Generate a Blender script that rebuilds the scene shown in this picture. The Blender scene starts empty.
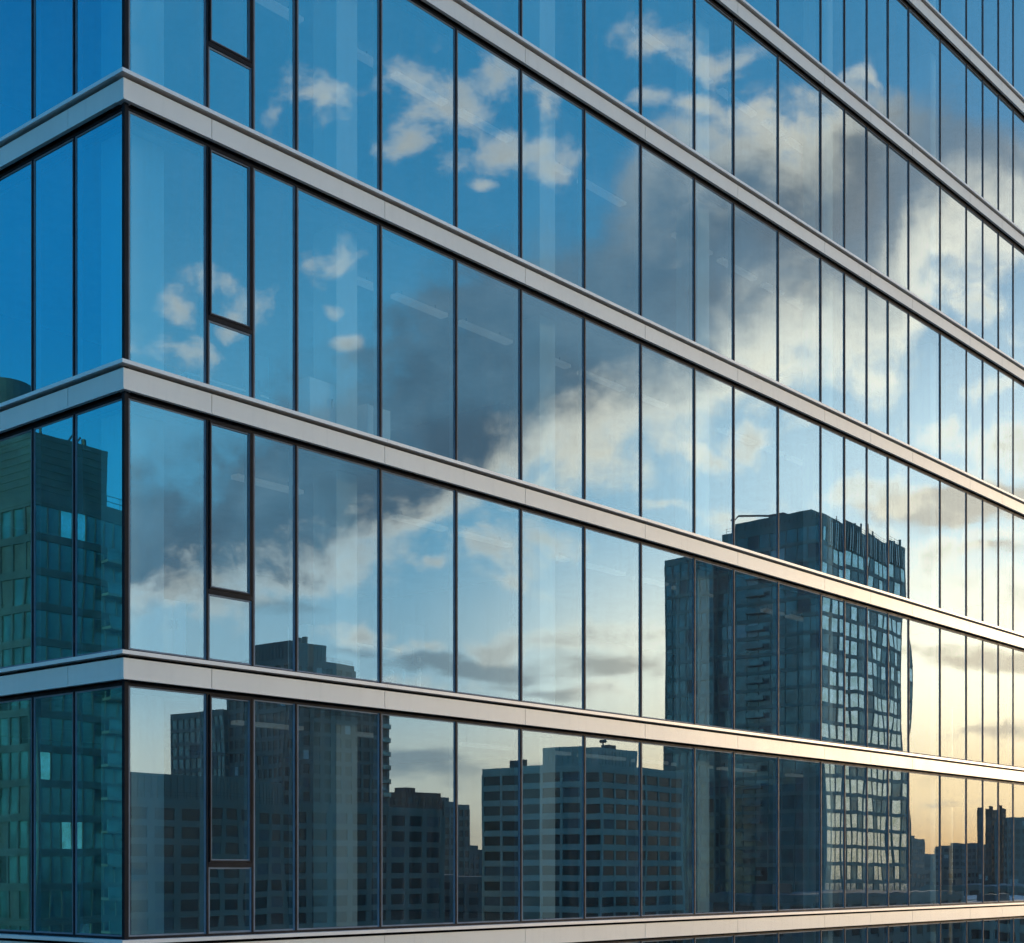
import bpy, bmesh, math, random
from mathutils import Vector, Matrix
S = bpy.context.scene
COL = S.collection
R = math.radians
rnd = random.Random(7)

# ------------------------------------------------------------------ camera
CAM = Vector((-11.09, -15.78, 22.0))
FW = Vector((0.7613, 0.6485, 0.0))
RT = Vector((0.6485, -0.7613, 0.0))
FPX = 1505.0
cd = bpy.data.cameras.new("camera"); cam = bpy.data.objects.new("camera", cd); COL.objects.link(cam)
cam.location = CAM
cam.rotation_euler = (R(90), 0, math.atan2(-FW.x, FW.y))
cd.sensor_width = 36.0; cd.lens = FPX / 1024 * 36.0
cd.shift_y = (870 - 471.5) / 1024
cd.clip_start = 0.1; cd.clip_end = 20000
S.camera = cam

# ------------------------------------------------------------------ light and exposure
SUN_AZ = R(-15.5)      # direction the sun stands in, measured from +X
SUN_EL = R(6.0)
sun_dir = Vector((math.cos(SUN_AZ) * math.cos(SUN_EL), math.sin(SUN_AZ) * math.cos(SUN_EL), math.sin(SUN_EL)))
ld = bpy.data.lights.new("sun", 'SUN'); sun = bpy.data.objects.new("sun", ld); COL.objects.link(sun)
ld.energy = 2.8; ld.color = (1.0, 0.70, 0.40); ld.angle = R(3.0)
sun.rotation_euler = sun_dir.to_track_quat('Z', 'Y').to_euler()
sun.location = (0, -40, 120)
S.view_settings.view_transform = 'Standard'; S.view_settings.look = 'None'
S.view_settings.exposure = 0.0; S.view_settings.gamma = 1.0
S.view_settings.use_curve_mapping = False
S.cycles.max_bounces = 7; S.cycles.glossy_bounces = 4; S.cycles.transparent_max_bounces = 12
S.cycles.diffuse_bounces = 2; S.cycles.volume_bounces = 0
S.cycles.use_adaptive_sampling = True; S.cycles.adaptive_threshold = 0.03
S.cycles.sample_clamp_indirect = 8.0
S.cycles.use_denoising = True

world = bpy.data.worlds.new("World"); S.world = world; world.use_nodes = True
NT = world.node_tree
for n in list(NT.nodes): NT.nodes.remove(n)


class N:
    """a node socket one can calculate with"""
    nt = NT

    def __init__(s, sock): s.k = sock

    @staticmethod
    def put(node, i, v):
        if isinstance(v, N): N.nt.links.new(v.k, node.inputs[i])
        elif v is not None: node.inputs[i].default_value = v

    @staticmethod
    def m(op, a, b=None, c=None, clamp=False):
        n = N.nt.nodes.new('ShaderNodeMath'); n.operation = op; n.use_clamp = clamp
        N.put(n, 0, a); N.put(n, 1, b); N.put(n, 2, c); return N(n.outputs[0])

    def __add__(s, o): return N.m('ADD', s, o)
    def __radd__(s, o): return N.m('ADD', s, o)
    def __sub__(s, o): return N.m('SUBTRACT', s, o)
    def __rsub__(s, o): return N.m('SUBTRACT', o, s)
    def __mul__(s, o): return N.m('MULTIPLY', s, o)
    def __rmul__(s, o): return N.m('MULTIPLY', s, o)
    def __truediv__(s, o): return N.m('DIVIDE', s, o)
    def __pow__(s, o): return N.m('POWER', s, o)


def vm(op, a, b=None, scale=None, out=0):
    n = N.nt.nodes.new('ShaderNodeVectorMath'); n.operation = op
    N.put(n, 0, a); N.put(n, 1, b)
    if scale is not None: N.put(n, 'Scale', scale)
    return N(n.outputs[out])


def xyz(x, y, z=0.0):
    n = N.nt.nodes.new('ShaderNodeCombineXYZ'); N.put(n, 0, x); N.put(n, 1, y); N.put(n, 2, z); return N(n.outputs[0])


def smooth(v, a, b, ta=0.0, tb=1.0):
    n = N.nt.nodes.new('ShaderNodeMapRange'); n.interpolation_type = 'SMOOTHSTEP'
    N.put(n, 0, v); N.put(n, 1, a); N.put(n, 2, b); N.put(n, 3, ta); N.put(n, 4, tb); return N(n.outputs[0])


def noise(vec, scale, detail=4.0, rough=0.55, out='Fac', dist=0.0):
    n = N.nt.nodes.new('ShaderNodeTexNoise'); N.put(n, 'Vector', vec); n.inputs['Scale'].default_value = scale
    n.inputs['Detail'].default_value = detail; n.inputs['Roughness'].default_value = rough
    n.inputs['Distortion'].default_value = dist
    return N(n.outputs[out])


def mixc(f, a, b, blend='MIX'):
    n = N.nt.nodes.new('ShaderNodeMix'); n.data_type = 'RGBA'; n.blend_type = blend
    N.put(n, 0, f)
    for i, v in ((6, a), (7, b)):
        if isinstance(v, N): N.nt.links.new(v.k, n.inputs[i])
        else: n.inputs[i].default_value = (*v, 1.0)
    return N(n.outputs[2])


def curve(v, pts, x0, x1, y0, y1):
    n = N.nt.nodes.new('ShaderNodeFloatCurve')
    c = n.mapping.curves[0]
    P = [((x - x0) / (x1 - x0), (y - y0) / (y1 - y0)) for x, y in pts]
    c.points[0].location = P[0]; c.points[-1].location = P[-1]
    for p in P[1:-1]: c.points.new(*p)
    n.mapping.update()
    t = (v - x0) * (1.0 / (x1 - x0))
    N.put(n, 1, t); return N(n.outputs[0]) * (y1 - y0) + y0


# ------------------------------------------------------------------ sky
# chart of the cloudy part of the sky: u runs sideways, w upwards, both tangents around azimuth -40 degrees
tc = NT.nodes.new('ShaderNodeTexCoord')
D = vm('NORMALIZE', N(tc.outputs['Generated']))
fwd_c = (0.7613, -0.6485, 0.0); rt_c = (0.6485, 0.7613, 0.0)
df = vm('DOT_PRODUCT', D, fwd_c, out=1)
dfs = N.m('MAXIMUM', df, 0.08)
sep = NT.nodes.new('ShaderNodeSeparateXYZ'); NT.links.new(D.k, sep.inputs[0])
dz = N(sep.outputs[2])
u = vm('DOT_PRODUCT', D, rt_c, out=1) / dfs
w = dz / dfs
inside = smooth(df, 0.35, 0.6)
P0 = xyz(u, w * 1.25)
warp = noise(P0, 9.0, 3.0, 0.5, 'Color')
wv = vm('SUBTRACT', warp, (0.5, 0.5, 0.5))
fine = noise(vm('ADD', P0, vm('SCALE', wv, scale=0.05)), 26.0, 8.0, 0.62)
mid = noise(vm('ADD', P0, (3.1, 1.7, 0.0)), 13.0, 5.0, 0.55)
pw = vm('ADD', xyz(u, w), vm('SCALE', wv, scale=0.070))
sp = NT.nodes.new('ShaderNodeSeparateXYZ'); NT.links.new(pw.k, sp.inputs[0])
uw, ww = N(sp.outputs[0]), N(sp.outputs[1])
rag = (fine - 0.5) * 0.09 + (mid - 0.5) * 0.06

BANK_TOP = [(-0.3003, 0.2857), (-0.2605, 0.2957), (-0.2073, 0.3023), (-0.1741, 0.3156), (-0.1409, 0.3455), (-0.0877, 0.3787), (-0.0412, 0.4086), (0.0053, 0.4239), (0.0478, 0.4399), (0.085, 0.4684), (0.1249, 0.497), (0.1515, 0.4983), (0.1781, 0.5037), (0.2047, 0.515), (0.2379, 0.5382), (0.2844, 0.5216), (0.3402, 0.5017), (0.3575, 0.4983)]
BANK_LOW = [(-0.3003, 0.1628), (-0.2605, 0.1661), (-0.2073, 0.1694), (-0.1741, 0.1761), (-0.1409, 0.186), (-0.0877, 0.2027), (-0.0412, 0.2226), (0.0053, 0.2492), (0.0478, 0.2538), (0.085, 0.2658), (0.1249, 0.2757), (0.1515, 0.3123), (0.1781, 0.3176), (0.2047, 0.3223), (0.2379, 0.3256), (0.2844, 0.3854), (0.3402, 0.3854), (0.3575, 0.3854)]
PUFFS = [(-0.1309, 0.5083, 0.0252, 0.0186, 1), (-0.1475, 0.4997, 0.0133, 0.008, 0.8), (-0.0545, 0.515, 0.0346, 0.0279, 1), (-0.0691, 0.485, 0.0173, 0.0173, 1), (-0.0179, 0.5249, 0.0239, 0.0266, 0.9), (-0.0113, 0.4751, 0.0399, 0.0159, 1), (-0.0213, 0.4551, 0.0146, 0.008, 1), (0.0166, 0.5063, 0.0186, 0.0159, 1), (0.0219, 0.4684, 0.0213, 0.0133, 0.9), (0.095, 0.5435, 0.0319, 0.0133, 1.1), (0.1249, 0.5342, 0.0266, 0.0146, 1), (0.1017, 0.5017, 0.0166, 0.008, 0.8), (0.1262, 0.4997, 0.0266, 0.0106, 1.2), (0.1548, 0.495, 0.0159, 0.012, 1.1), (0.1847, 0.4837, 0.0266, 0.0173, 1.1), (0.2379, 0.5302, 0.0199, 0.0106, 1), (0.2213, 0.4784, 0.0199, 0.0266, 0.9), (-0.2219, 0.3734, 0.0146, 0.0093, 1), (-0.2259, 0.3488, 0.0279, 0.012, 1), (-0.1841, 0.3887, 0.0213, 0.0106, 0.7), (-0.1807, 0.3754, 0.0133, 0.0106, 0.8), (-0.1262, 0.3774, 0.0086, 0.0053, 1), (-0.1076, 0.3588, 0.0106, 0.006, 1.1), (-0.1243, 0.4086, 0.012, 0.008, 0.4), (0.3143, 0.3754, 0.0399, 0.0159, 1), (0.3243, 0.289, 0.0399, 0.0226, 0.9), (0.2844, 0.2857, 0.0266, 0.0173, 0.7), (0.3143, 0.3322, 0.0332, 0.0093, 0.6), (0.0219, 0.2193, 0.0266, 0.012, 0.9), (-0.008, 0.206, 0.0306, 0.0159, 0.8), (-0.0047, 0.186, 0.0199, 0.008, 0.6), (-0.0545, 0.196, 0.0146, 0.006, 1), (0.0997, 0.2498, 0.0226, 0.006, 1), (0.1681, 0.291, 0.0252, 0.0159, 1), (0.1395, 0.2804, 0.0266, 0.0093, 0.9), (0.1482, 0.2425, 0.0266, 0.0093, 0.6), (-0.1076, 0.1555, 0.0266, 0.0133, 1.5), (-0.0811, 0.1462, 0.0173, 0.008, 0.9), (-0.0113, 0.1475, 0.0292, 0.0106, 1.4), (-0.0611, 0.1475, 0.0226, 0.008, 1.3), (0.0319, 0.1528, 0.0292, 0.008, 1.3), (0.0651, 0.1581, 0.0399, 0.0093, 1.3), (-0.0744, 0.1196, 0.0465, 0.008, 0.6), (0.085, 0.1561, 0.0465, 0.0106, 0.9), (0.0585, 0.1196, 0.0399, 0.0093, 0.6), (0.2445, 0.2458, 0.0399, 0.0173, 1.1), (0.2877, 0.2605, 0.0399, 0.0146, 1.0), (0.2711, 0.206, 0.0598, 0.0146, 1), (0.3243, 0.2159, 0.0399, 0.0146, 1), (0.3243, 0.1728, 0.0598, 0.0332, 0.6), (0.2777, 0.1528, 0.0399, 0.0133, 0.6), (0.2246, 0.2159, 0.0332, 0.0166, 0.9), (0.2777, 0.186, 0.0332, 0.0066, 0.5)]
STRATA = [(-0.0678, 0.1382, 0.0465, 0.0106, 1.1), (-0.0113, 0.1342, 0.0532, 0.012, 1.1), (0.0651, 0.1395, 0.0465, 0.0159, 1.1), (-0.101, 0.1429, 0.0399, 0.0066, 0.8), (-0.0611, 0.0651, 0.0664, 0.012, 1), (0.0186, 0.0631, 0.0731, 0.008, 0.8), (0.0983, 0.1429, 0.0332, 0.0133, 0.8), (0.0319, 0.1196, 0.0731, 0.0066, 0.7), (0.2777, 0.2339, 0.0598, 0.0199, 1.4), (0.3243, 0.2458, 0.0598, 0.0226, 1.3), (0.3143, 0.206, 0.0332, 0.0093, 0.7), (0.3143, 0.1382, 0.0797, 0.0093, 1.1), (0.3176, 0.0864, 0.0664, 0.006, 0.8), (0.3143, 0.0698, 0.0532, 0.004, 0.7), (0.2777, 0.0532, 0.0399, 0.0053, 0.6), (-0.1674, 0.1794, 0.0399, 0.0093, 0.6), (-0.214, 0.186, 0.0399, 0.012, 0.8)]
btop = curve(uw, BANK_TOP, -0.30, 0.36, 0.1, 0.6)
blow = curve(uw, BANK_LOW, -0.30, 0.36, 0.1, 0.6)
above = ww - blow + rag
below = btop - ww + rag
F = N.m('SMOOTH_MIN', above, below, 0.02)
bank = smooth(F, -0.014, 0.034) * smooth(below + (mid - 0.5) * 0.06, 0.0, 0.05, smooth(uw, -0.02, 0.12, 0.35, 0.9), 1.0)


def blobs(lst, k):
    acc = None
    for (x, y, rx, ry, a) in lst:
        d = vm('MULTIPLY', vm('SUBTRACT', pw, (x, y, 0)), (1 / rx, 1 / ry, 0))
        f = (1.0 - vm('LENGTH', d, out=1)) * a
        acc = f if acc is None else N.m('SMOOTH_MAX', acc, f, k)
    return acc


pf = blobs(PUFFS, 0.35) * 1.1 + 0.1 + (fine - 0.5) * 4.4 + (mid - 0.5) * 1.6
puff = smooth(pf, -0.15, 1.7)
sf = blobs(STRATA, 0.2) + (noise(xyz(u, w * 3.0), 17.0, 5.0, 0.55) - 0.5) * 2.2
stra = smooth(sf, 0.0, 0.8)

sky = NT.nodes.new('ShaderNodeTexSky'); sky.sky_type = 'NISHITA'; sky.sun_disc = False
sky.sun_elevation = SUN_EL; sky.sun_rotation = math.pi / 2 - SUN_AZ
sky.air_density = 1.0; sky.dust_density = 0.6; sky.ozone_density = 3.0; sky.altitude = 50
hs = NT.nodes.new('ShaderNodeHueSaturation'); hs.inputs['Saturation'].default_value = 1.25
NT.links.new(sky.outputs[0], hs.inputs['Color'])
# hazy evening air: colour by height over the horizon, warmer towards the low sun
sdot = vm('DOT_PRODUCT', D, tuple(sun_dir), out=1)
near = smooth(sdot, 0.87, 0.985)
el = N.m('MAXIMUM', dz, 0.0)


def ramp(v, stops):
    n = N.nt.nodes.new('ShaderNodeValToRGB'); n.color_ramp.interpolation = 'EASE'
    e = n.color_ramp.elements
    while len(e) < len(stops): e.new(0.5)
    for q, (p_, c_) in zip(e, stops): q.position = p_; q.color = (*[x * 8.3 for x in c_], 1)
    N.put(n, 0, v); return N(n.outputs[0])


far_air = ramp(el, [(0.0, (1.35, 1.10, 0.80)), (0.06, (1.15, 1.15, 1.02)), (0.13, (0.64, 0.98, 1.18)), (0.25, (0.20, 0.68, 1.04)), (0.45, (0.06, 0.45, 0.86)), (0.9, (0.03, 0.16, 0.5))])
sun_air = ramp(el, [(0.0, (1.5, 0.80, 0.36)), (0.05, (2.3, 1.60, 0.95)), (0.13, (2.8, 2.45, 1.90)), (0.23, (1.25, 1.60, 1.80)), (0.42, (0.16, 0.50, 0.88)), (0.9, (0.03, 0.16, 0.5))])
dusk_air = ramp(el, [(0.0, (0.55, 0.74, 0.74)), (0.08, (0.38, 0.68, 0.78)), (0.2, (0.12, 0.55, 0.88)), (0.35, (0.04, 0.40, 0.86)), (0.55, (0.03, 0.27, 0.66)), (0.9, (0.02, 0.12, 0.4))])
base = mixc(smooth(sdot, 0.80, 0.35), mixc(near, far_air, sun_air), dusk_air)
base = mixc(0.90, N(hs.outputs[0]), base)

# how near the sun: haze and cloud edges take its warmth
WHITE = (12.0, 10.8, 9.4); SLATE = (0.95, 1.75, 2.6); GREY = (2.3, 3.2, 4.0)
litc = mixc(near, WHITE, (21.0, 18.2, 14.2))
darkc = mixc(smooth(sdot, 0.90, 0.99), SLATE, (6.0, 5.8, 5.8))
lit_depth = smooth(uw, -0.20, 0.22, 0.026, 0.066)
cream = smooth(above / lit_depth, 0.25, 1.5, 1.0, 0.0)
topl = smooth(below / 0.035, 0.2, 2.0, 1.0, 0.0) * smooth(uw, 0.05, 0.12) * smooth(uw, 0.29, 0.21) * 0.75
lit = N.m('MAXIMUM', cream, topl)
lit = lit * smooth(mid + (fine - 0.5) * 0.5, 0.28, 0.6, 0.82, 1.0)
soft = noise(vm('ADD', P0, (7.7, 2.2, 0.0)), 6.5, 5.0, 0.5)
body = mixc(smooth(soft + (fine - 0.5) * 0.4, 0.42, 0.72), darkc, mixc(0.75, darkc, GREY))
bankc = mixc(lit, body, litc)
puffc = mixc(smooth(pf + (mid - 0.5) * 1.5, 0.4, 1.6, 0.0, 0.45), litc, GREY)
strac = mixc(near, (2.6, 3.7, 4.5), (8.5, 7.0, 5.6))
c = mixc(stra * inside * 0.8, base, strac)
c = mixc(puff * inside * 0.85, c, puffc)
c = mixc(bank * inside * smooth(soft, 0.34, 0.56, 0.97, 0.72), c, bankc)
# glow of hazy air round the low sun
glow = (N.m('MAXIMUM', sdot, 0.0) ** 28.0)
c = vm('ADD', c, vm('SCALE', xyz(7.0, 4.4, 1.9), scale=glow * 0.5))
bg = NT.nodes.new('ShaderNodeBackground'); NT.links.new(c.k, bg.inputs[0]); bg.inputs[1].default_value = 0.12
wo = NT.nodes.new('ShaderNodeOutputWorld'); NT.links.new(bg.outputs[0], wo.inputs[0])

# ------------------------------------------------------------------ materials
MATS = {}


def newmat(name):
    m = bpy.data.materials.new(name); m.use_nodes = True
    for n in list(m.node_tree.nodes): m.node_tree.nodes.remove(n)
    N.nt = m.node_tree
    out = N.nt.nodes.new('ShaderNodeOutputMaterial')
    MATS[name] = m
    return m, out


def pbr(name, col, rough=0.6, metal=0.0, var=0.12, vscale=2.0, ior=1.5, bump=0.0, emit=None, streak=0.0, rvar=0.08):
    m, out = newmat(name)
    b = N.nt.nodes.new('ShaderNodeBsdfPrincipled')
    tcn = N.nt.nodes.new('ShaderNodeTexCoord')
    ob = N(tcn.outputs['Object'])
    f = noise(ob, vscale, 6.0, 0.6)
    lo = tuple(x * (1 - var) for x in col); hi = tuple(min(1, x * (1 + var)) for x in col)
    cc = mixc(smooth(f, 0.3, 0.7), lo, hi)
    if streak:
        st = noise(vm('MULTIPLY', ob, (9.0, 9.0, 0.7)), 1.0, 5.0, 0.65)
        cc = mixc(smooth(st, 0.5, 0.75, 0.0, streak), cc, tuple(x * 0.55 for x in col))
    N.nt.links.new(cc.k, b.inputs['Base Color'])
    rr = smooth(noise(ob, vscale * 3, 4.0), 0.3, 0.7, max(0.02, rough - rvar), rough + rvar)
    N.nt.links.new(rr.k, b.inputs['Roughness'])
    b.inputs['Metallic'].default_value = metal; b.inputs['IOR'].default_value = ior
    if emit:
        b.inputs['Emission Color'].default_value = (*emit[0], 1); b.inputs['Emission Strength'].default_value = emit[1]
    if bump:
        bn = N.nt.nodes.new('ShaderNodeBump'); bn.inputs['Strength'].default_value = 0.5; bn.inputs['Distance'].default_value = bump
        N.nt.links.new(noise(ob, vscale * 6, 5.0).k, bn.inputs['Height']); N.nt.links.new(bn.outputs[0], b.inputs['Normal'])
    N.nt.links.new(b.outputs[0], out.inputs[0])
    return m


def facade_glass(name, r0, tint, through, amp, scale):
    m, out = newmat(name)
    g = N.nt.nodes.new('ShaderNodeNewGeometry')
    tcn = N.nt.nodes.new('ShaderNodeTexCoord'); oi = N.nt.nodes.new('ShaderNodeObjectInfo')
    pos = vm('ADD', N(g.outputs['Position']), vm('SCALE', xyz(N(oi.outputs['Random']), N(oi.outputs['Random'])), scale=40.0))
    nz = vm('SUBTRACT', noise(vm('MULTIPLY', pos, scale), 1.0, 1.5, 0.45, 'Color'), (0.5, 0.5, 0.5))
    nrm = vm('NORMALIZE', vm('ADD', N(g.outputs['Normal']), vm('SCALE', nz, scale=amp)))
    cosi = N.m('ABSOLUTE', vm('DOT_PRODUCT', N(g.outputs['Incoming']), N(g.outputs['Normal']), out=1))
    fr = r0 + (1.0 - r0) * ((1.0 - cosi) ** 5.0)
    # a thin film of dust: slightly uneven reflection
    dust = noise(N(g.outputs['Position']), 0.9, 5.0, 0.6)
    fr = N.m('MULTIPLY', fr, smooth(dust, 0.3, 0.7, 0.96, 1.0), clamp=True)
    gl = N.nt.nodes.new('ShaderNodeBsdfGlossy'); gl.inputs['Roughness'].default_value = 0.0
    N.put(gl, 'Normal', nrm)
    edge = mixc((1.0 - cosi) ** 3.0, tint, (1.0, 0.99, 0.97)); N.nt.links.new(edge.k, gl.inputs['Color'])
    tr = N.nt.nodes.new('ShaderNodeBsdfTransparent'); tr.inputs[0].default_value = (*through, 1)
    mx = N.nt.nodes.new('ShaderNodeMixShader'); N.put(mx, 0, fr)
    N.nt.links.new(tr.outputs[0], mx.inputs[1]); N.nt.links.new(gl.outputs[0], mx.inputs[2])
    # thin dirt film, streaked downwards
    df_ = N.nt.nodes.new('ShaderNodeBsdfDiffuse'); df_.inputs[0].default_value = (0.62, 0.63, 0.60, 1)
    P_ = N(g.outputs['Position'])
    film = smooth(noise(vm('MULTIPLY', P_, (5.0, 5.0, 0.35)), 1.0, 6.0, 0.65), 0.42, 0.75, 0.008, 0.05) + smooth(dust, 0.45, 0.7, 0.0, 0.025)
    m2 = N.nt.nodes.new('ShaderNodeMixShader'); N.put(m2, 0, film)
    N.nt.links.new(mx.outputs[0], m2.inputs[1]); N.nt.links.new(df_.outputs[0], m2.inputs[2])
    N.nt.links.new(m2.outputs[0], out.inputs[0])
    return m


GLASS = facade_glass("coated_glass", 0.50, (0.79, 0.945, 0.985), (0.78, 0.93, 0.91), 0.0011, (0.9, 0.9, 0.55))
GLASS_W = facade_glass("coated_glass_wavy", 0.50, (0.79, 0.945, 0.985), (0.78, 0.93, 0.91), 0.0034, (1.5, 1.5, 0.5))
GLASS_L = facade_glass("coated_glass_blue_reflection", 0.52, (0.10, 0.82, 1.0), (0.45, 0.80, 0.80), 0.0016, (0.9, 0.9, 0.7))  # side facade copy of the glass, deep blue sky reflection put into its tint
PANEL = pbr("painted_aluminium_panel", (0.86, 0.83, 0.75), 0.46, 0.10, 0.03, 0.7, streak=0.14, rvar=0.015)
CAPM = pbr("aluminium_coping", (0.88, 0.86, 0.82), 0.42, 0.2, 0.04, 2.0, rvar=0.02)
DARK = pbr("dark_frame_metal", (0.012, 0.015, 0.020), 0.6, 0.0, 0.15, 3.0, ior=1.18)
FRAME = pbr("grey_frame_metal", (0.20, 0.24, 0.28), 0.6, 0.0, 0.12, 3.0, ior=1.2)
JOINT = pbr("black_joint", (0.010, 0.010, 0.011), 0.9, 0.0, 0.1, ior=1.1)
CEIL = pbr("ceiling_board", (0.55, 0.55, 0.53), 0.8)
SLAB = pbr("floor_screed", (0.16, 0.15, 0.14), 0.7)
CONC = pbr("pale_column_plaster", (0.78, 0.78, 0.75), 0.8, 0.0, 0.05, 1.2)
INW = pbr("inner_wall", (0.11, 0.12, 0.12), 0.8, 0.0, 0.2, 0.3)
LAMP = pbr("lamp_cover", (0.8, 0.8, 0.78), 0.5, 0.0, 0.02, 1.0, emit=((1.0, 0.98, 0.92), 0.08))
CABM = pbr("white_laminate", (0.75, 0.75, 0.73), 0.5, 0.0, 0.03)
DESKM = pbr("grey_fabric", (0.12, 0.13, 0.14), 0.8)
STEEL = pbr("chair_steel", (0.4, 0.4, 0.4), 0.3, 0.9)


# ------------------------------------------------------------------ mesh helpers
class MB:
    def __init__(s): s.v = []; s.f = []; s.mi = []; s.mats = []

    def mat(s, m):
        if m not in s.mats: s.mats.append(m)
        return s.mats.index(m)

    def box(s, x0, x1, y0, y1, z0, z1, m):
        if x0 > x1: x0, x1 = x1, x0
        if y0 > y1: y0, y1 = y1, y0
        i = len(s.v)
        s.v += [(x0, y0, z0), (x1, y0, z0), (x1, y1, z0), (x0, y1, z0), (x0, y0, z1), (x1, y0, z1), (x1, y1, z1), (x0, y1, z1)]
        k = s.mat(m)
        for q in ((0, 3, 2, 1), (4, 5, 6, 7), (0, 1, 5, 4), (1, 2, 6, 5), (2, 3, 7, 6), (3, 0, 4, 7)):
            s.f.append(tuple(i + a for a in q)); s.mi.append(k)

    def ring(s, pts, m):
        k = s.mat(m); i = len(s.v); s.v += pts; s.f.append(tuple(range(i, i + len(pts)))); s.mi.append(k)

    def tube(s, p0, p1, r, m, n=6, r2=None):
        p0 = Vector(p0); p1 = Vector(p1); a = (p1 - p0).normalized(); r2 = r if r2 is None else r2
        b = a.orthogonal().normalized(); c_ = a.cross(b); i = len(s.v); k = s.mat(m)
        for p, q in ((p0, r), (p1, r2)):
            for j in range(n):
                t = 2 * math.pi * j / n; s.v.append(tuple(p + (b * math.cos(t) + c_ * math.sin(t)) * q))
        for j in range(n):
            s.f.append((i + j, i + (j + 1) % n, i + n + (j + 1) % n, i + n + j)); s.mi.append(k)
        s.f.append(tuple(i + n - 1 - j for j in range(n))); s.mi.append(k)
        s.f.append(tuple(i + n + j for j in range(n))); s.mi.append(k)

    def build(s, name, parent=None, loc=None, smooth=False):
        me = bpy.data.meshes.new(name); me.from_pydata(s.v, [], s.f)
        for m in s.mats: me.materials.append(m)
        me.polygons.foreach_set('material_index', s.mi)
        if smooth: me.polygons.foreach_set('use_smooth', [True] * len(s.f))
        me.update()
        o = bpy.data.objects.new(name, me); COL.objects.link(o)
        if loc: o.location = loc
        if parent: o.parent = parent
        return o


def thing(name, label, cat, loc=(0, 0, 0), group=None):
    o = bpy.data.objects.new(name, None); COL.objects.link(o); o.location = loc
    o['label'] = label; o['category'] = cat
    if group: o['group'] = group
    o.empty_display_size = 0.5
    return o


def structure(o): o['kind'] = 'structure'; return o


# ------------------------------------------------------------------ ground
GROUND = pbr("street_ground", (0.07, 0.072, 0.07), 0.8, 0.0, 0.4, 0.02)
g = MB(); g.ring([(-1490, -2490, 0), (2490, -2490, 0), (2490, 1490, 0), (-1490, 1490, 0)], GROUND)
structure(g.build('ground'))
PAVE = pbr("paving_stone", (0.26, 0.25, 0.24), 0.8, 0.0, 0.15, 0.4)
ASPH = pbr("asphalt", (0.05, 0.05, 0.052), 0.85, 0.0, 0.2, 0.6)
LINE = pbr("road_paint", (0.75, 0.75, 0.72), 0.7, 0.0, 0.1, 2.0)
p = MB(); p.box(-4.5, 60, -4.5, 0.3, 0.004, 0.13, PAVE); p.box(-4.5, -0.0, 0.3, 40, 0.004, 0.13, PAVE); structure(p.build('pavement'))
p = MB(); p.ring([(-60, -16, 0.004), (400, -16, 0.004), (400, -4.6, 0.004), (-60, -4.6, 0.004)], ASPH)
structure(p.build('road'))
p = MB()
for i in range(60):
    x = -50 + i * 7.0; p.ring([(x, -10.4, 0.008), (x + 3, -10.4, 0.008), (x + 3, -10.25, 0.008), (x, -10.25, 0.008)], LINE)
structure(p.build('road_markings'))

# ------------------------------------------------------------------ the glass office building
LV0 = 21.13; FH = 3.6
TR = [0.12, 1.37, 2.13, 2.91, 4.55, 6.2, 7.77, 9.47, 11.14, 12.88, 14.27, 15.97, 17.75, 18.81, 19.86, 20.9, 21.96, 23.68, 25.21, 26.22, 27.22, 28.2, 29.3, 31.0, 32.7, 34.4, 36.1, 37.8, 39.4, 41.0]
TL = [0.12, 1.21, 2.18, 3.37, 4.5, 5.7, 7.4, 9.1, 10.8, 12.5, 14.2, 15.9]
office = thing('office_building', 'glass office building corner with pale metal bands, its windows mirroring sky and city', 'building')


def fb(mb, face, t0, t1, n0, n1, z0, z1, m):
    if face == 'R': mb.box(t0, t1, n0, n1, z0, z1, m)
    else: mb.box(n0, n1, t0, t1, z0, z1, m)


def ring(mb, face, t0, t1, z0, z1, wj, wh, n0, n1, m):
    fb(mb, face, t0, t0 + wj, n0, n1, z0, z1, m); fb(mb, face, t1 - wj, t1, n0, n1, z0, z1, m)
    fb(mb, face, t0 + wj, t1 - wj, n0, n1, z0, z0 + wh, m); fb(mb, face, t0 + wj, t1 - wj, n0, n1, z1 - wh, z1, m)


def window_frame(mb, face, t0, t1, z0, z1, split):
    ring(mb, face, t0, t1, z0, z1, 0.015, 0.032, 0.086, 0.20, DARK)
    if split is None:
        ring(mb, face, t0 + 0.015, t1 - 0.015, z0 + 0.032, z1 - 0.032, 0.034, 0.022, 0.098, 0.19, FRAME)
        return
    zs = z0 + (z1 - z0) * split
    fb(mb, face, t0 + 0.015, t1 - 0.015, 0.083, 0.20, zs - 0.03, zs + 0.03, DARK)
    ring(mb, face, t0 + 0.015, t1 - 0.015, z0 + 0.032, zs - 0.03, 0.026, 0.026, 0.095, 0.19, FRAME)
    # the opening sash stands forward in the upper part
    ring(mb, face, t0 + 0.030, t1 - 0.030, zs + 0.034, z1 - 0.034, 0.022, 0.024, 0.077, 0.19, DARK)
    ring(mb, face, t0 + 0.052, t1 - 0.052, zs + 0.058, z1 - 0.058, 0.018, 0.016, 0.086, 0.18, FRAME)


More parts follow.
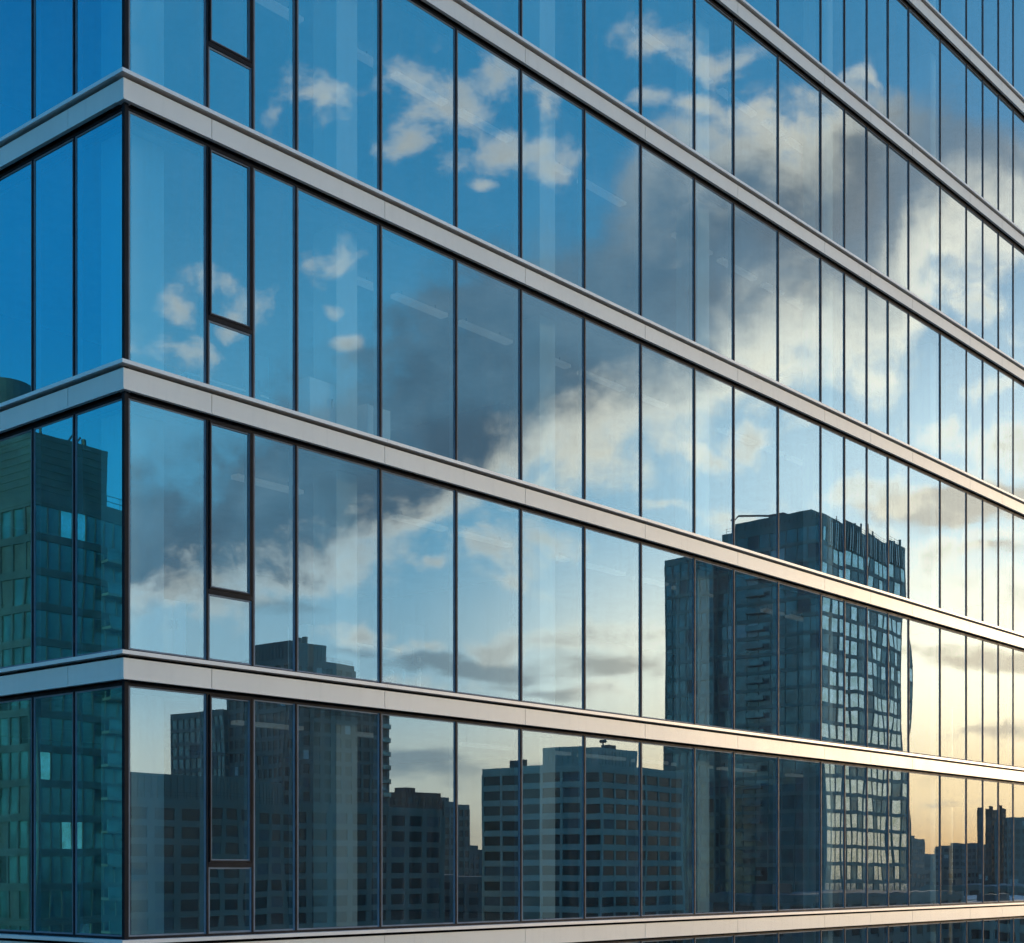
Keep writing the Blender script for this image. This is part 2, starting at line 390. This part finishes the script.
def pane_mesh(mb, face, t0, t1, z0, z1, m, curl=0.0, rr=None, bow=1.0):
    """a slightly bowed and tilted sheet: heat-treated glass is never quite flat"""
    rr = rr or rnd
    nx, nz = (4, 8) if not curl else (16, 16)
    ta = rr.uniform(-1, 1) * 0.0009; tb = rr.uniform(-1, 1) * 0.0008; b = rr.uniform(-0.3, 1.0) * 0.0006 * bow
    i0 = len(mb.v); k = mb.mat(m)
    for j in range(nz + 1):
        for i in range(nx + 1):
            a = i / nx; e = j / nz
            t = t0 + (t1 - t0) * a; z = z0 + (z1 - z0) * e
            n = 0.105 + ta * (t - t0) + tb * (z - z0) - b * (1 - (2 * a - 1) ** 2) * (1 - (2 * e - 1) ** 2) * 2
            if curl: n += curl * max(0.0, 1 - a / 0.45) ** 2 * math.sin(math.pi * e) ** 0.7
            mb.v.append((t, n, z) if face == 'R' else (n, t, z))
    for j in range(nz):
        for i in range(nx):
            q = [i0 + j * (nx + 1) + i, i0 + j * (nx + 1) + i + 1, i0 + (j + 1) * (nx + 1) + i + 1, i0 + (j + 1) * (nx + 1) + i]
            if face == 'L': q.reverse()
            mb.f.append(tuple(q)); mb.mi.append(k)


def panes(face, i, k, t0, t1, z0, z1, split):
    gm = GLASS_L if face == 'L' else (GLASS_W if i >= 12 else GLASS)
    bow = 1.0 if face == 'R' else 1.4
    curl = (0.0016 if k == 1 else 0.0010) if (face == 'R' and i == 16 and k in (0, 1)) else 0.0
    if split is None:
        return [(t0 + 0.045, t1 - 0.045, z0 + 0.045, z1 - 0.045, gm, curl, bow)]
    zs = z0 + (z1 - z0) * split
    return [(t0 + 0.045, t1 - 0.045, z0 + 0.045, zs - 0.05, gm, 0, bow), (t0 + 0.060, t1 - 0.060, zs + 0.066, z1 - 0.066, gm, 0, bow)]


def px(pt):
    d = Vector(pt) - CAM; f = d.dot(FW)
    return 512 + FPX * d.dot(RT) / f, 870 - FPX * d.z / f


def seen_area(face, t0, t1, z0, z1):
    q = [px((t, 0.05, z) if face == 'R' else (0.05, t, z)) for t in (t0, t1) for z in (z0, z1)]
    xa = max(0, min(a[0] for a in q)); xb = min(1024, max(a[0] for a in q))
    if xb <= xa: return 0.0
    def yy(zi):
        ya, yb = q[zi][1], q[2 + zi][1]
        return [max(0, min(943, v)) for v in (ya, yb)]
    lo = yy(0); hi = yy(1)
    return (xb - xa) * max(0.0, (sum(lo) - sum(hi)) / 2)


cells = []
for k in range(-6, 7):
    z0 = LV0 + FH * k if k > -6 else 0.15
    z1 = LV0 + FH * (k + 1) - 0.385
    for face, T in (('R', TR), ('L', TL)):
        for i in range(len(T) - 1):
            split = 0.292 if (i == 1 and face == 'R') else None
            cells.append((seen_area(face, T[i], T[i + 1], z0, z1), face, i, k, T[i], T[i + 1], z0, z1, split))
cells.sort(key=lambda c_: -c_[0])
rest = MB()
for n_, (a_, face, i, k, t0, t1, z0, z1, split) in enumerate(cells):
    if n_ < 100 and a_ > 0:
        f = MB(); window_frame(f, face, t0, t1, z0, z1, split)
        wo_ = f.build('window', office)
        if split: wo_['label'] = 'narrow window with an opening sash above a small fixed pane'
        for (a, b, c0, c1, gm, curl, bow) in panes(face, i, k, t0, t1, z0, z1, split):
            g = MB(); pane_mesh(g, face, a, b, c0, c1, gm, curl, None, bow)
            g.build('pane', wo_, smooth=True)
    else:
        window_frame(rest, face, t0, t1, z0, z1, split)
        for (a, b, c0, c1, gm, curl, bow) in panes(face, i, k, t0, t1, z0, z1, split):
            pane_mesh(rest, face, a, b, c0, c1, gm, curl, None, bow)
ro = rest.build('window', office); ro['kind'] = 'stuff'
me = ro.data
me.polygons.foreach_set('use_smooth', [me.materials[p_.material_index] in (GLASS, GLASS_W, GLASS_L) for p_ in me.polygons])

# bands between the storeys
JR = [0.0] + [TR[i] for i in (1, 4, 6, 8, 10, 12, 14, 16, 18, 20, 22, 23, 25, 27)] + [TR[-1]]
JL = [0.16] + [TL[i] for i in (1, 3, 5, 7, 9)] + [TL[-1]]
for k in range(-5, 8):
    L = LV0 + FH * k
    b = MB()
    for face, J in (('R', JR), ('L', JL)):
        for a, c_ in zip(J[:-1], J[1:]):
            g0 = 0.0 if a == J[0] else 0.005
            fb(b, face, a + g0, c_ - 0.005, 0.0, 0.05, L - 0.341, L - 0.092, PANEL)
            fb(b, face, a + g0, c_ - 0.005, -0.008, 0.05, L - 0.357, L - 0.3415, PANEL)
        s0 = J[0]
        fb(b, face, s0 + (0.07 if face == 'R' else 0), J[-1], 0.110, 0.25, L - 0.383, L - 0.05, JOINT)
        if face == 'R': fb(b, face, 0.0, 0.15, 0.0 + 0.052, 0.16, L - 0.357, L - 0.092, PANEL)
    if True:
        for face, J in (('R', JR), ('L', JL)):
            fb(b, face, J[0] + 0.11, J[-1], 0.05, 0.11, L - 0.34, L - 0.10, JOINT)
    so = b.build('spandrel_band', office)
    c_ = MB()
    for face, J in (('R', JR), ('L', JL)):
        J2 = list(J); J2[0] = -0.055 if face == 'R' else 0.17
        J2 = J2[:1] + J2[2::2] + ([J2[-1]] if len(J2) % 2 == 0 else [])
        for a, e in zip(J2[:-1], J2[1:]):
            fb(c_, face, a + 0.002, e - 0.002, -0.055, 0.17, L - 0.050, L - 0.002, CAPM)
    c_.build('coping', so)
p = MB(); p.box(0.06, 0.119, 0.06, 0.119, 0.1, LV0 + 7 * FH, DARK); p.build('corner_post', office)
# inside: storeys, ceilings, columns, lights
for k in range(-5, 8):
    L = LV0 + FH * k
    b = MB(); b.box(0.27, 40.9, 0.27, 15.8, L - 0.40, L - 0.01, SLAB)
    b.box(0.35, 40.9, 0.35, 15.8, L - 0.45, L - 0.405, CEIL)
    b.build('floor_slab', office)
b = MB(); b.box(0.3, 40.9, 7.5, 7.8, 0, LV0 + 7 * FH, INW); b.box(40.7, 41, 0.3, 7.4, 0, LV0 + 7 * FH, INW)
b.box(0.3, 41, 15.6, 15.9, 0, LV0 + 7 * FH, INW); b.box(12.0, 12.3, 4.2, 7.4, 0, LV0 + 7 * FH, INW); b.box(24, 24.3, 3.2, 7.4, 0, LV0 + 7 * FH, INW)
b.build('core_wall', office)
for k in range(-1, 7):
    z0 = LV0 + FH * k; z1 = z0 + FH - 0.46
    for t in (0.36, 4.05, 8.75, 13.6, 18.6, 24.0, 30.0):
        b = MB(); ww_ = 0.62 if t < 1 else 0.42
        b.box(t, t + ww_, 0.50, 1.0, z0, z1, CONC)
        b.build('interior_column', office)
for k in range(0, 7):
    z1 = LV0 + FH * (k + 1) - 0.452
    for i in range(14):
        t0, t1 = TR[i], TR[i + 1]
        if (i + k) % 7 == 5 or i < 3: continue
        b = MB(); b.box(t0 + 0.12, t0 + (t1 - t0) * 0.85, 1.50, 1.66, z1 - 0.15, z1 - 0.09, LAMP)
        for q in (t0 + 0.3, t0 + (t1 - t0) * 0.7): b.box(q, q + 0.01, 1.575, 1.585, z1 - 0.09, z1, DARK)
        b.build('ceiling_light', office)
b = MB(); L = LV0 + 7 * FH; b.box(0.3, 40.9, 0.3, 15.8, L, L + 0.25, SLAB); b.box(0.05, 41, 0.05, 0.3, L, L + 0.5, PANEL); b.box(0.05, 0.3, 0.3, 15.8, L, L + 0.5, PANEL)
b.build('roof', office)

# furniture that shows through the glass
def cabinet(x, y, z, w_, h, label):
    o = thing('storage_cabinet', label, 'cabinet', (x, y, z), 'white cabinets along the office windows')
    b = MB(); b.box(0, w_, 0, 0.42, 0.06, h, CABM); b.box(0.02, w_ - 0.02, 0.03, 0.40, 0, 0.06, DARK); b.build('carcass', o)
    for i in range(2):
        d = MB(); x0 = i * w_ / 2; d.box(x0 + 0.006, x0 + w_ / 2 - 0.006, -0.02, 0.0, 0.08, h - 0.01, CABM)
        dd = d.build('door', o)
        hnd = MB(); hx = w_ / 2 + (-0.05 if i == 0 else 0.035); hnd.box(hx, hx + 0.012, -0.045, -0.021, h * 0.55, h * 0.55 + 0.12, STEEL); hnd.build('handle', dd)


def chair(x, y, z, rz, label):
    o = thing('office_chair', label, 'chair', (x, y, z), 'office chairs behind the glass'); o.rotation_euler.z = rz
    b = MB(); b.box(-0.24, 0.24, -0.24, 0.24, 0.43, 0.50, DESKM); b.build('seat', o)
    b = MB(); b.box(-0.22, 0.22, 0.22, 0.27, 0.58, 1.08, DESKM); b.box(-0.03, 0.03, 0.26, 0.30, 0.45, 0.7, DARK); b.build('backrest', o)
    b = MB(); b.tube((0, 0, 0.08), (0, 0, 0.43), 0.03, STEEL); b.build('gas_lift', o)
    b = MB()
    for i in range(5):
        a = i * 2 * math.pi / 5; b.tube((0, 0, 0.09), (0.3 * math.cos(a), 0.3 * math.sin(a), 0.06), 0.022, DARK)
    b.build('base', o)


def desk(x, y, z, label):
    o = thing('office_desk', label, 'desk', (x, y, z), 'office desks behind the glass')
    b = MB(); b.box(0, 1.5, 0, 0.75, 0.72, 0.75, CABM); b.build('desktop', o)
    for q in (0.04, 1.40):
        for r_ in (0.04, 0.66):
            b = MB(); b.box(q, q + 0.05, r_, r_ + 0.05, 0, 0.72, STEEL); b.build('leg', o)


L1, L2, L0 = LV0 + FH * 1, LV0 + FH * 2, LV0
L3 = LV0 + FH * 3
cabinet(3.55, 0.55, L2, 0.95, 0.80, 'white low cabinet behind the first full-width pane, left of an interior column')
cabinet(4.75, 0.60, L2, 0.50, 0.70, 'narrow white cabinet just past the interior column, under the small cloud reflection')
cabinet(4.05, 1.15, L1, 0.55, 0.95, 'tall white cabinet beside a desk one storey above the reflected rooftop')
cabinet(1.00, 0.60, L0 + FH, 0.40, 0.85, 'white cabinet beside the pale corner column, with blue sky mirrored round it')
desk(4.95, 1.0, L1, 'white office desk with steel legs next to the tall white cabinet')
desk(2.2, 1.6, L2, 'white office desk near the building corner beside a grey chair')
chair(3.0, 1.3, L2, R(180), 'grey office chair pulled up to the desk near the building corner')
chair(5.7, 0.75, L1, R(170), 'grey office chair at the desk by the tall white cabinet')

# ------------------------------------------------------------------ the city that the windows mirror
CG = pbr("city_glass_dark", (0.020, 0.042, 0.042), 0.12, 0.0, 0.3, 0.4, ior=1.42)
CG2 = pbr("city_glass_teal", (0.08, 0.20, 0.21), 0.12, 0.3, 0.5, 0.25, ior=1.8)
BL1 = pbr("pale_blind", (0.50, 0.58, 0.56), 0.45, 0.0, 0.1, 0.6)
BL2 = pbr("half_drawn_curtain", (0.10, 0.13, 0.135), 0.6, 0.0, 0.2, 0.8)
MIRR = pbr("city_mirror_pane", (0.90, 0.95, 0.80), 0.10, 1.0, 0.3, 0.6)
W_TEAL = pbr("teal_cladding", (0.135, 0.23, 0.205), 0.5, 0.0, 0.2, 0.15)
W_DARK = pbr("dark_cladding", (0.14, 0.175, 0.155), 0.5, 0.0, 0.2, 0.15)
W_CONC = pbr("concrete_facade", (0.40, 0.46, 0.38), 0.8, 0.0, 0.15, 0.12, streak=0.2)
W_BEIGE = pbr("beige_render", (0.22, 0.235, 0.19), 0.85, 0.0, 0.15, 0.1, streak=0.2)
W_BRICK = pbr("brown_brick", (0.13, 0.085, 0.06), 0.85, 0.0, 0.2, 0.2)
W_WEST = pbr("west_tower_cladding", (0.085, 0.12, 0.125), 0.6, 0.0, 0.25, 0.3)
W_GREEN = pbr("green_grey_render", (0.12, 0.155, 0.15), 0.8, 0.0, 0.2, 0.1)
ROOFM = pbr("roof_gravel", (0.20, 0.20, 0.19), 0.9, 0.0, 0.25, 0.3)
ROOFW = pbr("white_roof_sheet", (0.55, 0.56, 0.57), 0.6, 0.0, 0.15, 0.2)
MACH = pbr("roof_machine_steel", (0.09, 0.09, 0.09), 0.5, 0.5)
FINM = pbr("bright_fin_metal", (0.45, 0.47, 0.46), 0.3, 0.8, 0.2, 0.3)


def volume(root, name, x0, x1, y0, y1, z0, z1, wall, fh, bay, ww_, wh_, gl, faces='NW', pier=0.18, band=0.22, sill=None, piers=True, keep=[0], lit=0.0):
    """one block of a building: core, projecting floor bands and piers, and a window in every cell. N face looks to +Y, W face to -X"""
    core = MB(); core.box(x0, x1, y0, y1, z0, z1, wall); core.box(x0 + 0.3, x1 - 0.3, y0 + 0.3, y1 - 0.3, z1, z1 + 0.05, ROOFM)
    core.box(x0 - band - 0.04, x0, y0 - 0.04, y1 + band + 0.04, z1 - 0.8, z1 + 0.35, wall); core.box(x0, x1 + 0.04, y1, y1 + band + 0.04, z1 - 0.8, z1 + 0.35, wall)
    wl = core.build(name, root)
    fr = MB(); nf = max(1, int((z1 - 1.0 - z0) / fh)); rest_ = MB(); more = False
    zt = z1 - 0.85 - nf * fh
    protos = {}
    for fc in faces:
        a0, a1 = (x0, x1) if fc == 'N' else (y0, y1)
        nb = max(1, round((a1 - a0) / bay)); bw = (a1 - a0) / nb
        for j in range(nf + 1):
            z = zt + j * fh; h = min(fh - wh_, 1.0)
            if fc == 'N': fr.box(x0, x1, y1, y1 + band, z - h * 0.3, z + h * 0.7, wall)
            else: fr.box(x0 - band, x0, y0, y1 + band, z - h * 0.3, z + h * 0.7, wall)
        if piers:
            for i in range(nb + 1):
                a = a0 + i * bw; hw = (bw - ww_) / 2
                if fc == 'N': fr.box(a - hw, a + hw, y1, y1 + band - 0.03, zt, z1 - 0.8, wall)
                else: fr.box(x0 - band + 0.03, x0, a - hw, a + hw, zt, z1 - 0.8, wall)
        for j in reversed(range(nf)):
            for i in range(nb):
                a = a0 + (i + 0.5) * bw; z = zt + j * fh + (fh - wh_) * 0.7
                q = rnd.random() - (0.0 if fc != 'N' else lit); m = gl if q < 0.82 else (BL2 if q < 0.95 else (BL1 if q < 0.962 else CG))
                if q < -0.12: m = MIRR
                dd = rnd.uniform(0.03, 0.07)
                if keep[0] > 0:
                    key = (fc, round(bw, 3), m.name)
                    if key not in protos:
                        t = MB()
                        if fc == 'N': t.box(-ww_ / 2, ww_ / 2, 0, 0.06, 0, wh_, m)
                        else: t.box(-0.06, 0, -ww_ / 2, ww_ / 2, 0, wh_, m)
                        o = t.build('window', root); protos[key] = o
                    else:
                        o = protos[key].copy(); COL.objects.link(o); o.parent = root
                    o.location = ((a, y1 + 0.003, z) if fc == 'N' else (x0 - 0.003, a, z))
                    keep[0] -= 1
                else:
                    more = True
                    if fc == 'N': rest_.box(a - ww_ / 2, a + ww_ / 2, y1 + 0.003, y1 + dd, z, z + wh_, m)
                    else: rest_.box(x0 - dd, x0 - 0.003, a - ww_ / 2, a + ww_ / 2, z, z + wh_, m)
    fr.build('facade_grid', wl)
    if more: o = rest_.build('window', root); o['kind'] = 'stuff'
    return wl


def pent(root, x0, x1, y0, y1, z0, z1, wall, name='penthouse'):
    b = MB(); b.box(x0, x1, y0, y1, z0, z1, wall)
    n = int((x1 - x0) / 1.2)
    for i in range(n): b.box(x0 + i * 1.2 + 0.1, x0 + i * 1.2 + 0.2, y1, y1 + 0.12, z0, z1 - 0.3, wall)
    n = int((y1 - y0) / 1.2)
    for i in range(n): b.box(x0 - 0.12, x0, y0 + i * 1.2 + 0.1, y0 + i * 1.2 + 0.2, z0, z1 - 0.3, wall)
    return b.build(name, root)


def mast(root, x, y, z, h, name='antenna'):
    b = MB(); b.tube((x, y, z), (x, y, z + h), 0.12, MACH)
    for q in (0.6, 0.8): b.tube((x - 0.8, y, z + h * q), (x + 0.8, y + 0.2, z + h * q), 0.06, MACH)
    b.build(name, root)


def rail(root, x0, x1, y0, y1, z, h=1.1):
    b = MB()
    for zz in (z + h * 0.5, z + h): b.box(x0, x1, y1 - 0.05, y1, zz, zz + 0.05, MACH); b.box(x0, x0 + 0.05, y0, y1, zz, zz + 0.05, MACH)
    n = max(2, int((x1 - x0) / 2))
    for i in range(n + 1): b.box(x0 + (x1 - x0) * i / n, x0 + (x1 - x0) * i / n + 0.05, y1 - 0.05, y1, z, z + h, MACH)
    n = max(2, int((y1 - y0) / 2))
    for i in range(n + 1): b.box(x0, x0 + 0.05, y0 + (y1 - y0) * i / n, y0 + (y1 - y0) * i / n + 0.05, z, z + h, MACH)
    b.build('roof_railing', root)


def building(label, cat='building', group=None, base=(0, 0)):
    return thing(dict(tower='glass_tower', building='city_building').get(cat, 'city_building'), label, cat, (0, 0, 0), group)


CITY = 'city buildings mirrored in the windows'
# tall glass tower; paler mirror panes on its gridded face boost the reflected glow
t = building('tallest mirrored tower, dark teal glass with a gridded side face', 'tower', CITY)
volume(t, 'tower_shaft', 266.3, 304.3, -160.8, -136.6, 0, 94.1, W_TEAL, 3.7, 3.1, 2.85, 2.9, CG2, band=0.22, keep=[40], lit=0.85)
volume(t, 'tower_wing', 264.0, 284.0, -173.6, -161.0, 0, 90.0, W_TEAL, 3.7, 2.1, 1.7, 2.9, CG2, band=0.25, keep=[30])
pent(t, 268.2, 290.0, -159.5, -139.5, 94.45, 97.0, W_TEAL)
b = MB()
for i in range(30):
    x = 268.5 + i * 1.2; h = 94.2 + 2.4 * (0.5 + 0.5 * math.sin(i * 1.7)) * (0.4 if i % 3 else 1.0)
    b.box(x, x + 0.5, -136.5, -136.1, 89.5, h - i * 0.03, FINM if i % 3 else W_TEAL)
b.build('roof_screen', t)
for j in range(22):
    z = 6 + j * 3.7
    b = MB(); b.box(265.0, 265.9, -154.5, -149.8, z, z + 0.22, W_DARK); b.box(265.0, 265.1, -154.5, -149.8, z + 0.22, z + 1.2, CG2); b.build('balcony', t)
b = MB(); b.box(272, 274, -152, -150, 97.0, 98.6, MACH); b.tube((273, -151, 98.4), (271.0, -160.5, 99.4), 0.22, MACH); b.tube((271, -160.5, 99.4), (270.6, -161.5, 98.4), 0.15, MACH); b.build('facade_crane', t)
rail(t, 266.4, 303, -160, -136.9, 94.45)
mast(t, 290, -145, 97.0, 3.5)
# concrete office block with bright floor bands
t = building('mirrored pale concrete block with even floor bands, left of the tallest tower', 'building', CITY)
volume(t, 'wall', 212.7, 241.2, -181.6, -153.3, 0, 41.7, W_CONC, 2.95, 4.7, 4.2, 1.75, CG, band=0.3, keep=[100])
pent(t, 215.6, 229.2, -169.7, -156.0, 42.05, 45.6, W_CONC)
b = MB(); b.box(222, 224.5, -160, -158, 45.6, 46.6, MACH); b.tube((220, -158, 45.6), (220, -158, 47.0), .15, MACH); b.tube((219.2, -158, 47.0), (220.9, -158, 47.2), .35, MACH); b.build('roof_machine', t)
b = MB(); b.box(214, 216.2, -176, -174, 42.05, 43.6, MACH); b.build('roof_machine', t)
# beige low block
t = building('mirrored low beige apartment block with square windows behind the corner column', 'building', CITY)
volume(t, 'wall', 118.0, 199.1, -200.0, -181.3, 0, 33.0, W_BEIGE, 2.9, 4.7, 3.5, 1.9, CG, band=0.3, keep=[100])
pent(t, 132.2, 165.6, -197.0, -186.1, 33.35, 37.6, W_BEIGE)
rail(t, 119, 199, -199, -181.6, 33.35)
# dark stepped tower
t = building('mirrored dark stepped tower with a machine room on its roof, behind the beige block', 'tower', CITY)
volume(t, 'tower_annex', 242.0, 253.2, -272.0, -250.5, 0, 61.5, W_DARK, 3.3, 2.8, 2.0, 2.3, CG, band=0.3, keep=[30])
volume(t, 'tower_shaft', 221.9, 241.9, -272.4, -250.4, 0, 70.8, W_DARK, 3.3, 3.2, 2.0, 2.1, CG, band=0.3, keep=[50])
volume(t, 'tower_wing', 220.0, 246.0, -293.5, -272.6, 0, 60.5, W_DARK, 3.3, 2.2, 1.9, 2.4, CG2, band=0.3, keep=[50])
pent(t, 223.5, 235.0, -266.5, -253.0, 71.15, 75.6, W_DARK)
for q in (-254.5, -256.6):
    b = MB(); b.tube((229, q, 75.6), (229, q, 77.4), 0.7, MACH); b.build('roof_fan', t)
rail(t, 222, 241.8, -272, -250.6, 71.15)
for j in range(18):
    z = 5 + j * 3.4 + 4
    b = MB(); b.box(250.5, 253.3, -250.3, -249.3, z, z + 0.2, W_BRICK); b.box(250.5, 253.3, -249.4, -249.3, z + 0.2, z + 1.2, CG2); b.build('balcony', t)
mids = [('mirrored brown brick block beyond the beige apartments', 289.3, 303.0, -290.0, -279.3, 43.2, W_BRICK, 3.0, 3.0, 1.7, 1.7),
        ('mirrored grey block just past the brown brick one', 304.0, 316.0, -291.0, -278.7, 40.9, W_DARK, 3.0, 2.6, 1.8, 1.8),
        ('mirrored squat green-grey house between two blocks', 356.0, 374.0, -327.0, -315.1, 28.6, W_GREEN, 3.0, 3.2, 1.8, 1.6),
        ('mirrored slim tower with a narrow front in the orange skyline', 640.0, 662.0, -308.0, -298.7, 36.0, W_DARK, 3.3, 3.4, 2.0, 1.8),
        ('mirrored long low roofline in the orange skyline', 830.0, 960.0, -420.0, -372.0, 30.0, W_DARK, 3.4, 6.0, 4.0, 1.8),
        ('mirrored square block in the orange skyline left of the pair of towers', 751.0, 785.0, -333.0, -318.3, 34.4, W_DARK, 3.3, 4.0, 2.5, 1.8),
        ('mirrored square block beside the tall slab in the orange skyline', 720.0, 754.0, -312.0, -298.0, 33.6, W_GREEN, 3.3, 4.0, 2.5, 1.8),
        ('mirrored tall slab rising highest in the orange skyline', 590.0, 602.0, -240.6, -235.0, 47.4, W_BRICK, 3.3, 3.2, 2.0, 1.9),
        ('mirrored broad dark tower at the end of the orange skyline', 572.0, 640.0, -224.0, -196.0, 42.6, W_DARK, 3.3, 4.0, 2.6, 1.9)]
for (lab, x0, x1, y0, y1, zt_, wm, fh, bay, a, b_) in mids:
    t = building(lab, 'building', CITY)
    volume(t, 'wall', x0, x1, y0, y1, 0, zt_, wm, fh, bay, a, b_, CG, band=0.25, keep=[60])
    pent(t, x0 + (x1 - x0) * .2, x0 + (x1 - x0) * .5, y0 + (y1 - y0) * .3, y0 + (y1 - y0) * .7, zt_ + .05, zt_ + 1.8, wm)
# tower that the side facade mirrors: it stands to the west
t = building('mirrored green-grey tower with balconies, seen in the narrow side facade', 'tower', CITY)
t.rotation_euler.z = math.pi
volume(t, 'tower_shaft', 64.8, 84.0, -127.0, -106.5, 0, 56.3, W_WEST, 3.2, 1.65, 1.4, 2.5, CG2, band=0.2, keep=[100], lit=0.16)
b = MB(); b.box(64.65, 73.0, -126.0, -106.35, 56.7, 61.9, W_WEST)
for j in range(7): b.box(64.58, 73.05, -126.05, -106.28, 57.2 + j * .7, 57.24 + j * .7, W_DARK)
b.build('penthouse', t)
b = MB(); b.tube((67.5, -117.1, 61.9), (67.5, -117.1, 69.0), 3.1, W_WEST, 28); b.build('water_drum', t)
rail(t, 73.2, 84, -126, -106.6, 56.65)
b = MB(); b.tube((66, -107, 61.9), (66, -107, 63.0), .12, MACH); b.tube((69, -107, 61.9), (69.6, -107, 62.7), .1, MACH); b.tube((70, -107, 61.9), (70, -107, 62.6), .25, MACH); b.build('antenna', t)
for j in range(16):
    z = 3.0 + j * 3.2
    b = MB(); b.box(72.2, 80.0, -106.2, -104.6, z, z + 0.25, W_DARK); b.box(72.2, 80.0, -104.7, -104.6, z + 0.25, z + 1.25, CG2); b.build('balcony', t)


# lower roofs and trees that fill the streets
lows = [(205, 262, -124, -104, 17.5, W_DARK, ROOFM, 'dark flat roof below the tallest tower in the mirror image'),
        (270, 330, -112, -92, 15.0, W_CONC, ROOFW, 'white flat roof below the gridded face of the tower'),
        (340, 420, -160, -128, 14.0, W_CONC, ROOFW, 'white roof hall under the orange skyline'),
        (330, 372, -205, -172, 13.0, W_DARK, ROOFM, 'dark low hall beneath the square skyline block'),
        (440, 520, -196, -160, 16.5, W_DARK, ROOFM, 'dark warehouse beneath the broad dark tower'),
        (262, 300, -276, -236, 20.0, W_GREEN, ROOFM, 'green-grey hall in the gap right of the beige apartments'),
        (530, 700, -300, -262, 21.5, W_DARK, ROOFM, 'long dark hall in front of the orange skyline'),
        (660, 760, -262, -228, 22.5, W_GREEN, ROOFM, 'green-grey hall between the skyline towers')]
for (x0, x1, y0, y1, zt_, wm, rm, lab) in lows:
    t = building(lab, 'building', 'low flat-roofed halls')
    volume(t, 'wall', x0, x1, y0, y1, 0, zt_, wm, 3.4, 5.5, 3.6, 1.7, CG, band=0.25, keep=[40])
    b = MB(); b.box(x0 + 1, x1 - 1, y0 + 1, y1 - 1, zt_ + .06, zt_ + .5, rm); b.box(x0 + 6, x0 + 12, y0 + 5, y0 + 9, zt_ + .5, zt_ + 2.2, MACH); b.build('roof', t)

LEAF = pbr("leaf_green", (0.045, 0.075, 0.022), 0.6, 0.0, 0.4, 0.8)
BARK = pbr("bark", (0.09, 0.07, 0.05), 0.9, 0.0, 0.2, 3.0)
def tree_proto():
    o = thing('street_tree', 'x', 'tree', (0, 0, 0), 'street trees mirrored below the horizon')
    b = MB(); b.tube((0, 0, 0), (0.1, 0, 4), 0.28, BARK, 8, 0.17)
    for i in range(6):
        a = i * 1.05; b.tube((0.1, 0, 3.2 + i * .25), (2.1 * math.cos(a), 2.1 * math.sin(a), 6.5 + (i % 3)), 0.12, BARK, 5, 0.04)
    b.build('trunk', o)
    c_ = MB()
    cl = [(rnd.gauss(0, 1.7), rnd.gauss(0, 1.7), 7.2 + rnd.gauss(0, 1.5), rnd.uniform(.8, 1.5)) for _ in range(26)]
    for (x, y, z, r_) in cl:
        for _ in range(70):
            v = Vector((rnd.gauss(0, 1), rnd.gauss(0, 1), rnd.gauss(0, 1))).normalized() * r_ * rnd.uniform(.6, 1.0)
            q = Vector((x, y, z)) + v; a = Vector((rnd.gauss(0, 1), rnd.gauss(0, 1), rnd.gauss(0, 1))).normalized() * .22; e = a.orthogonal().normalized() * .16
            c_.ring([tuple(q - a), tuple(q + e), tuple(q + a), tuple(q - e)], LEAF)
    c_.build('crown', o)
    return o
tp = tree_proto()
TREES = [(378.4, -143.9, 0.98, 'leafy green street tree between the white-roofed hall and the dark warehouse'), (399.1, -158.1, 1.09, 'leafy green street tree close behind the white-roofed hall'), (341.5, -125.5, 1.03, 'leafy green street tree in front of the dark warehouse gable'), (324.1, -122.8, 1.11, 'leafy green street tree on the corner before the dark warehouse'), (361.9, -147.8, 1.12, 'leafy green street tree at the wall of the white-roofed hall'), (319.2, -136.3, 0.92, 'leafy green street tree on the open street side of the white-roofed hall'), (448.4, -169.7, 0.9, 'leafy green street tree beyond the dark warehouse'), (264.9, -122.9, 1.19, 'leafy green street tree at the white flat roof below the gridded tower'), (379.8, -173.1, 0.99, 'leafy green street tree next to the dark low hall'), (331.8, -229.4, 0.98, 'leafy green street tree behind the pale concrete block'), (215.7, -180.6, 1.25, 'leafy green street tree in the gap right of the beige apartments'), (335.2, -163.8, 1.06, 'leafy green street tree behind the gridded tower')]

for i, (x, y, s_, lab) in enumerate(TREES):
    o = tp if i == 0 else tp.copy()
    if i:
        COL.objects.link(o)
        for ch in tp.children:
            if ch.name.split('.')[0] in ('trunk', 'crown'):
                q = ch.copy(); COL.objects.link(q); q.parent = o
    o.location = (x, y, 0); o.scale = (s_, s_, s_); o.rotation_euler.z = i * 1.3; o['label'] = lab

# evening haze over the city
hm, ho = newmat("evening_haze")
pv = N.nt.nodes.new('ShaderNodeVolumePrincipled'); pv.inputs['Color'].default_value = (0.92, 0.93, 0.95, 1); pv.inputs['Density'].default_value = 0.00013
N.nt.links.new(pv.outputs[0], ho.inputs['Volume'])
hb = MB(); hb.box(-1500, 2500, -2500, 1500, -1.0, 110.0, hm)
h_ = hb.build('haze'); h_['kind'] = 'stuff'
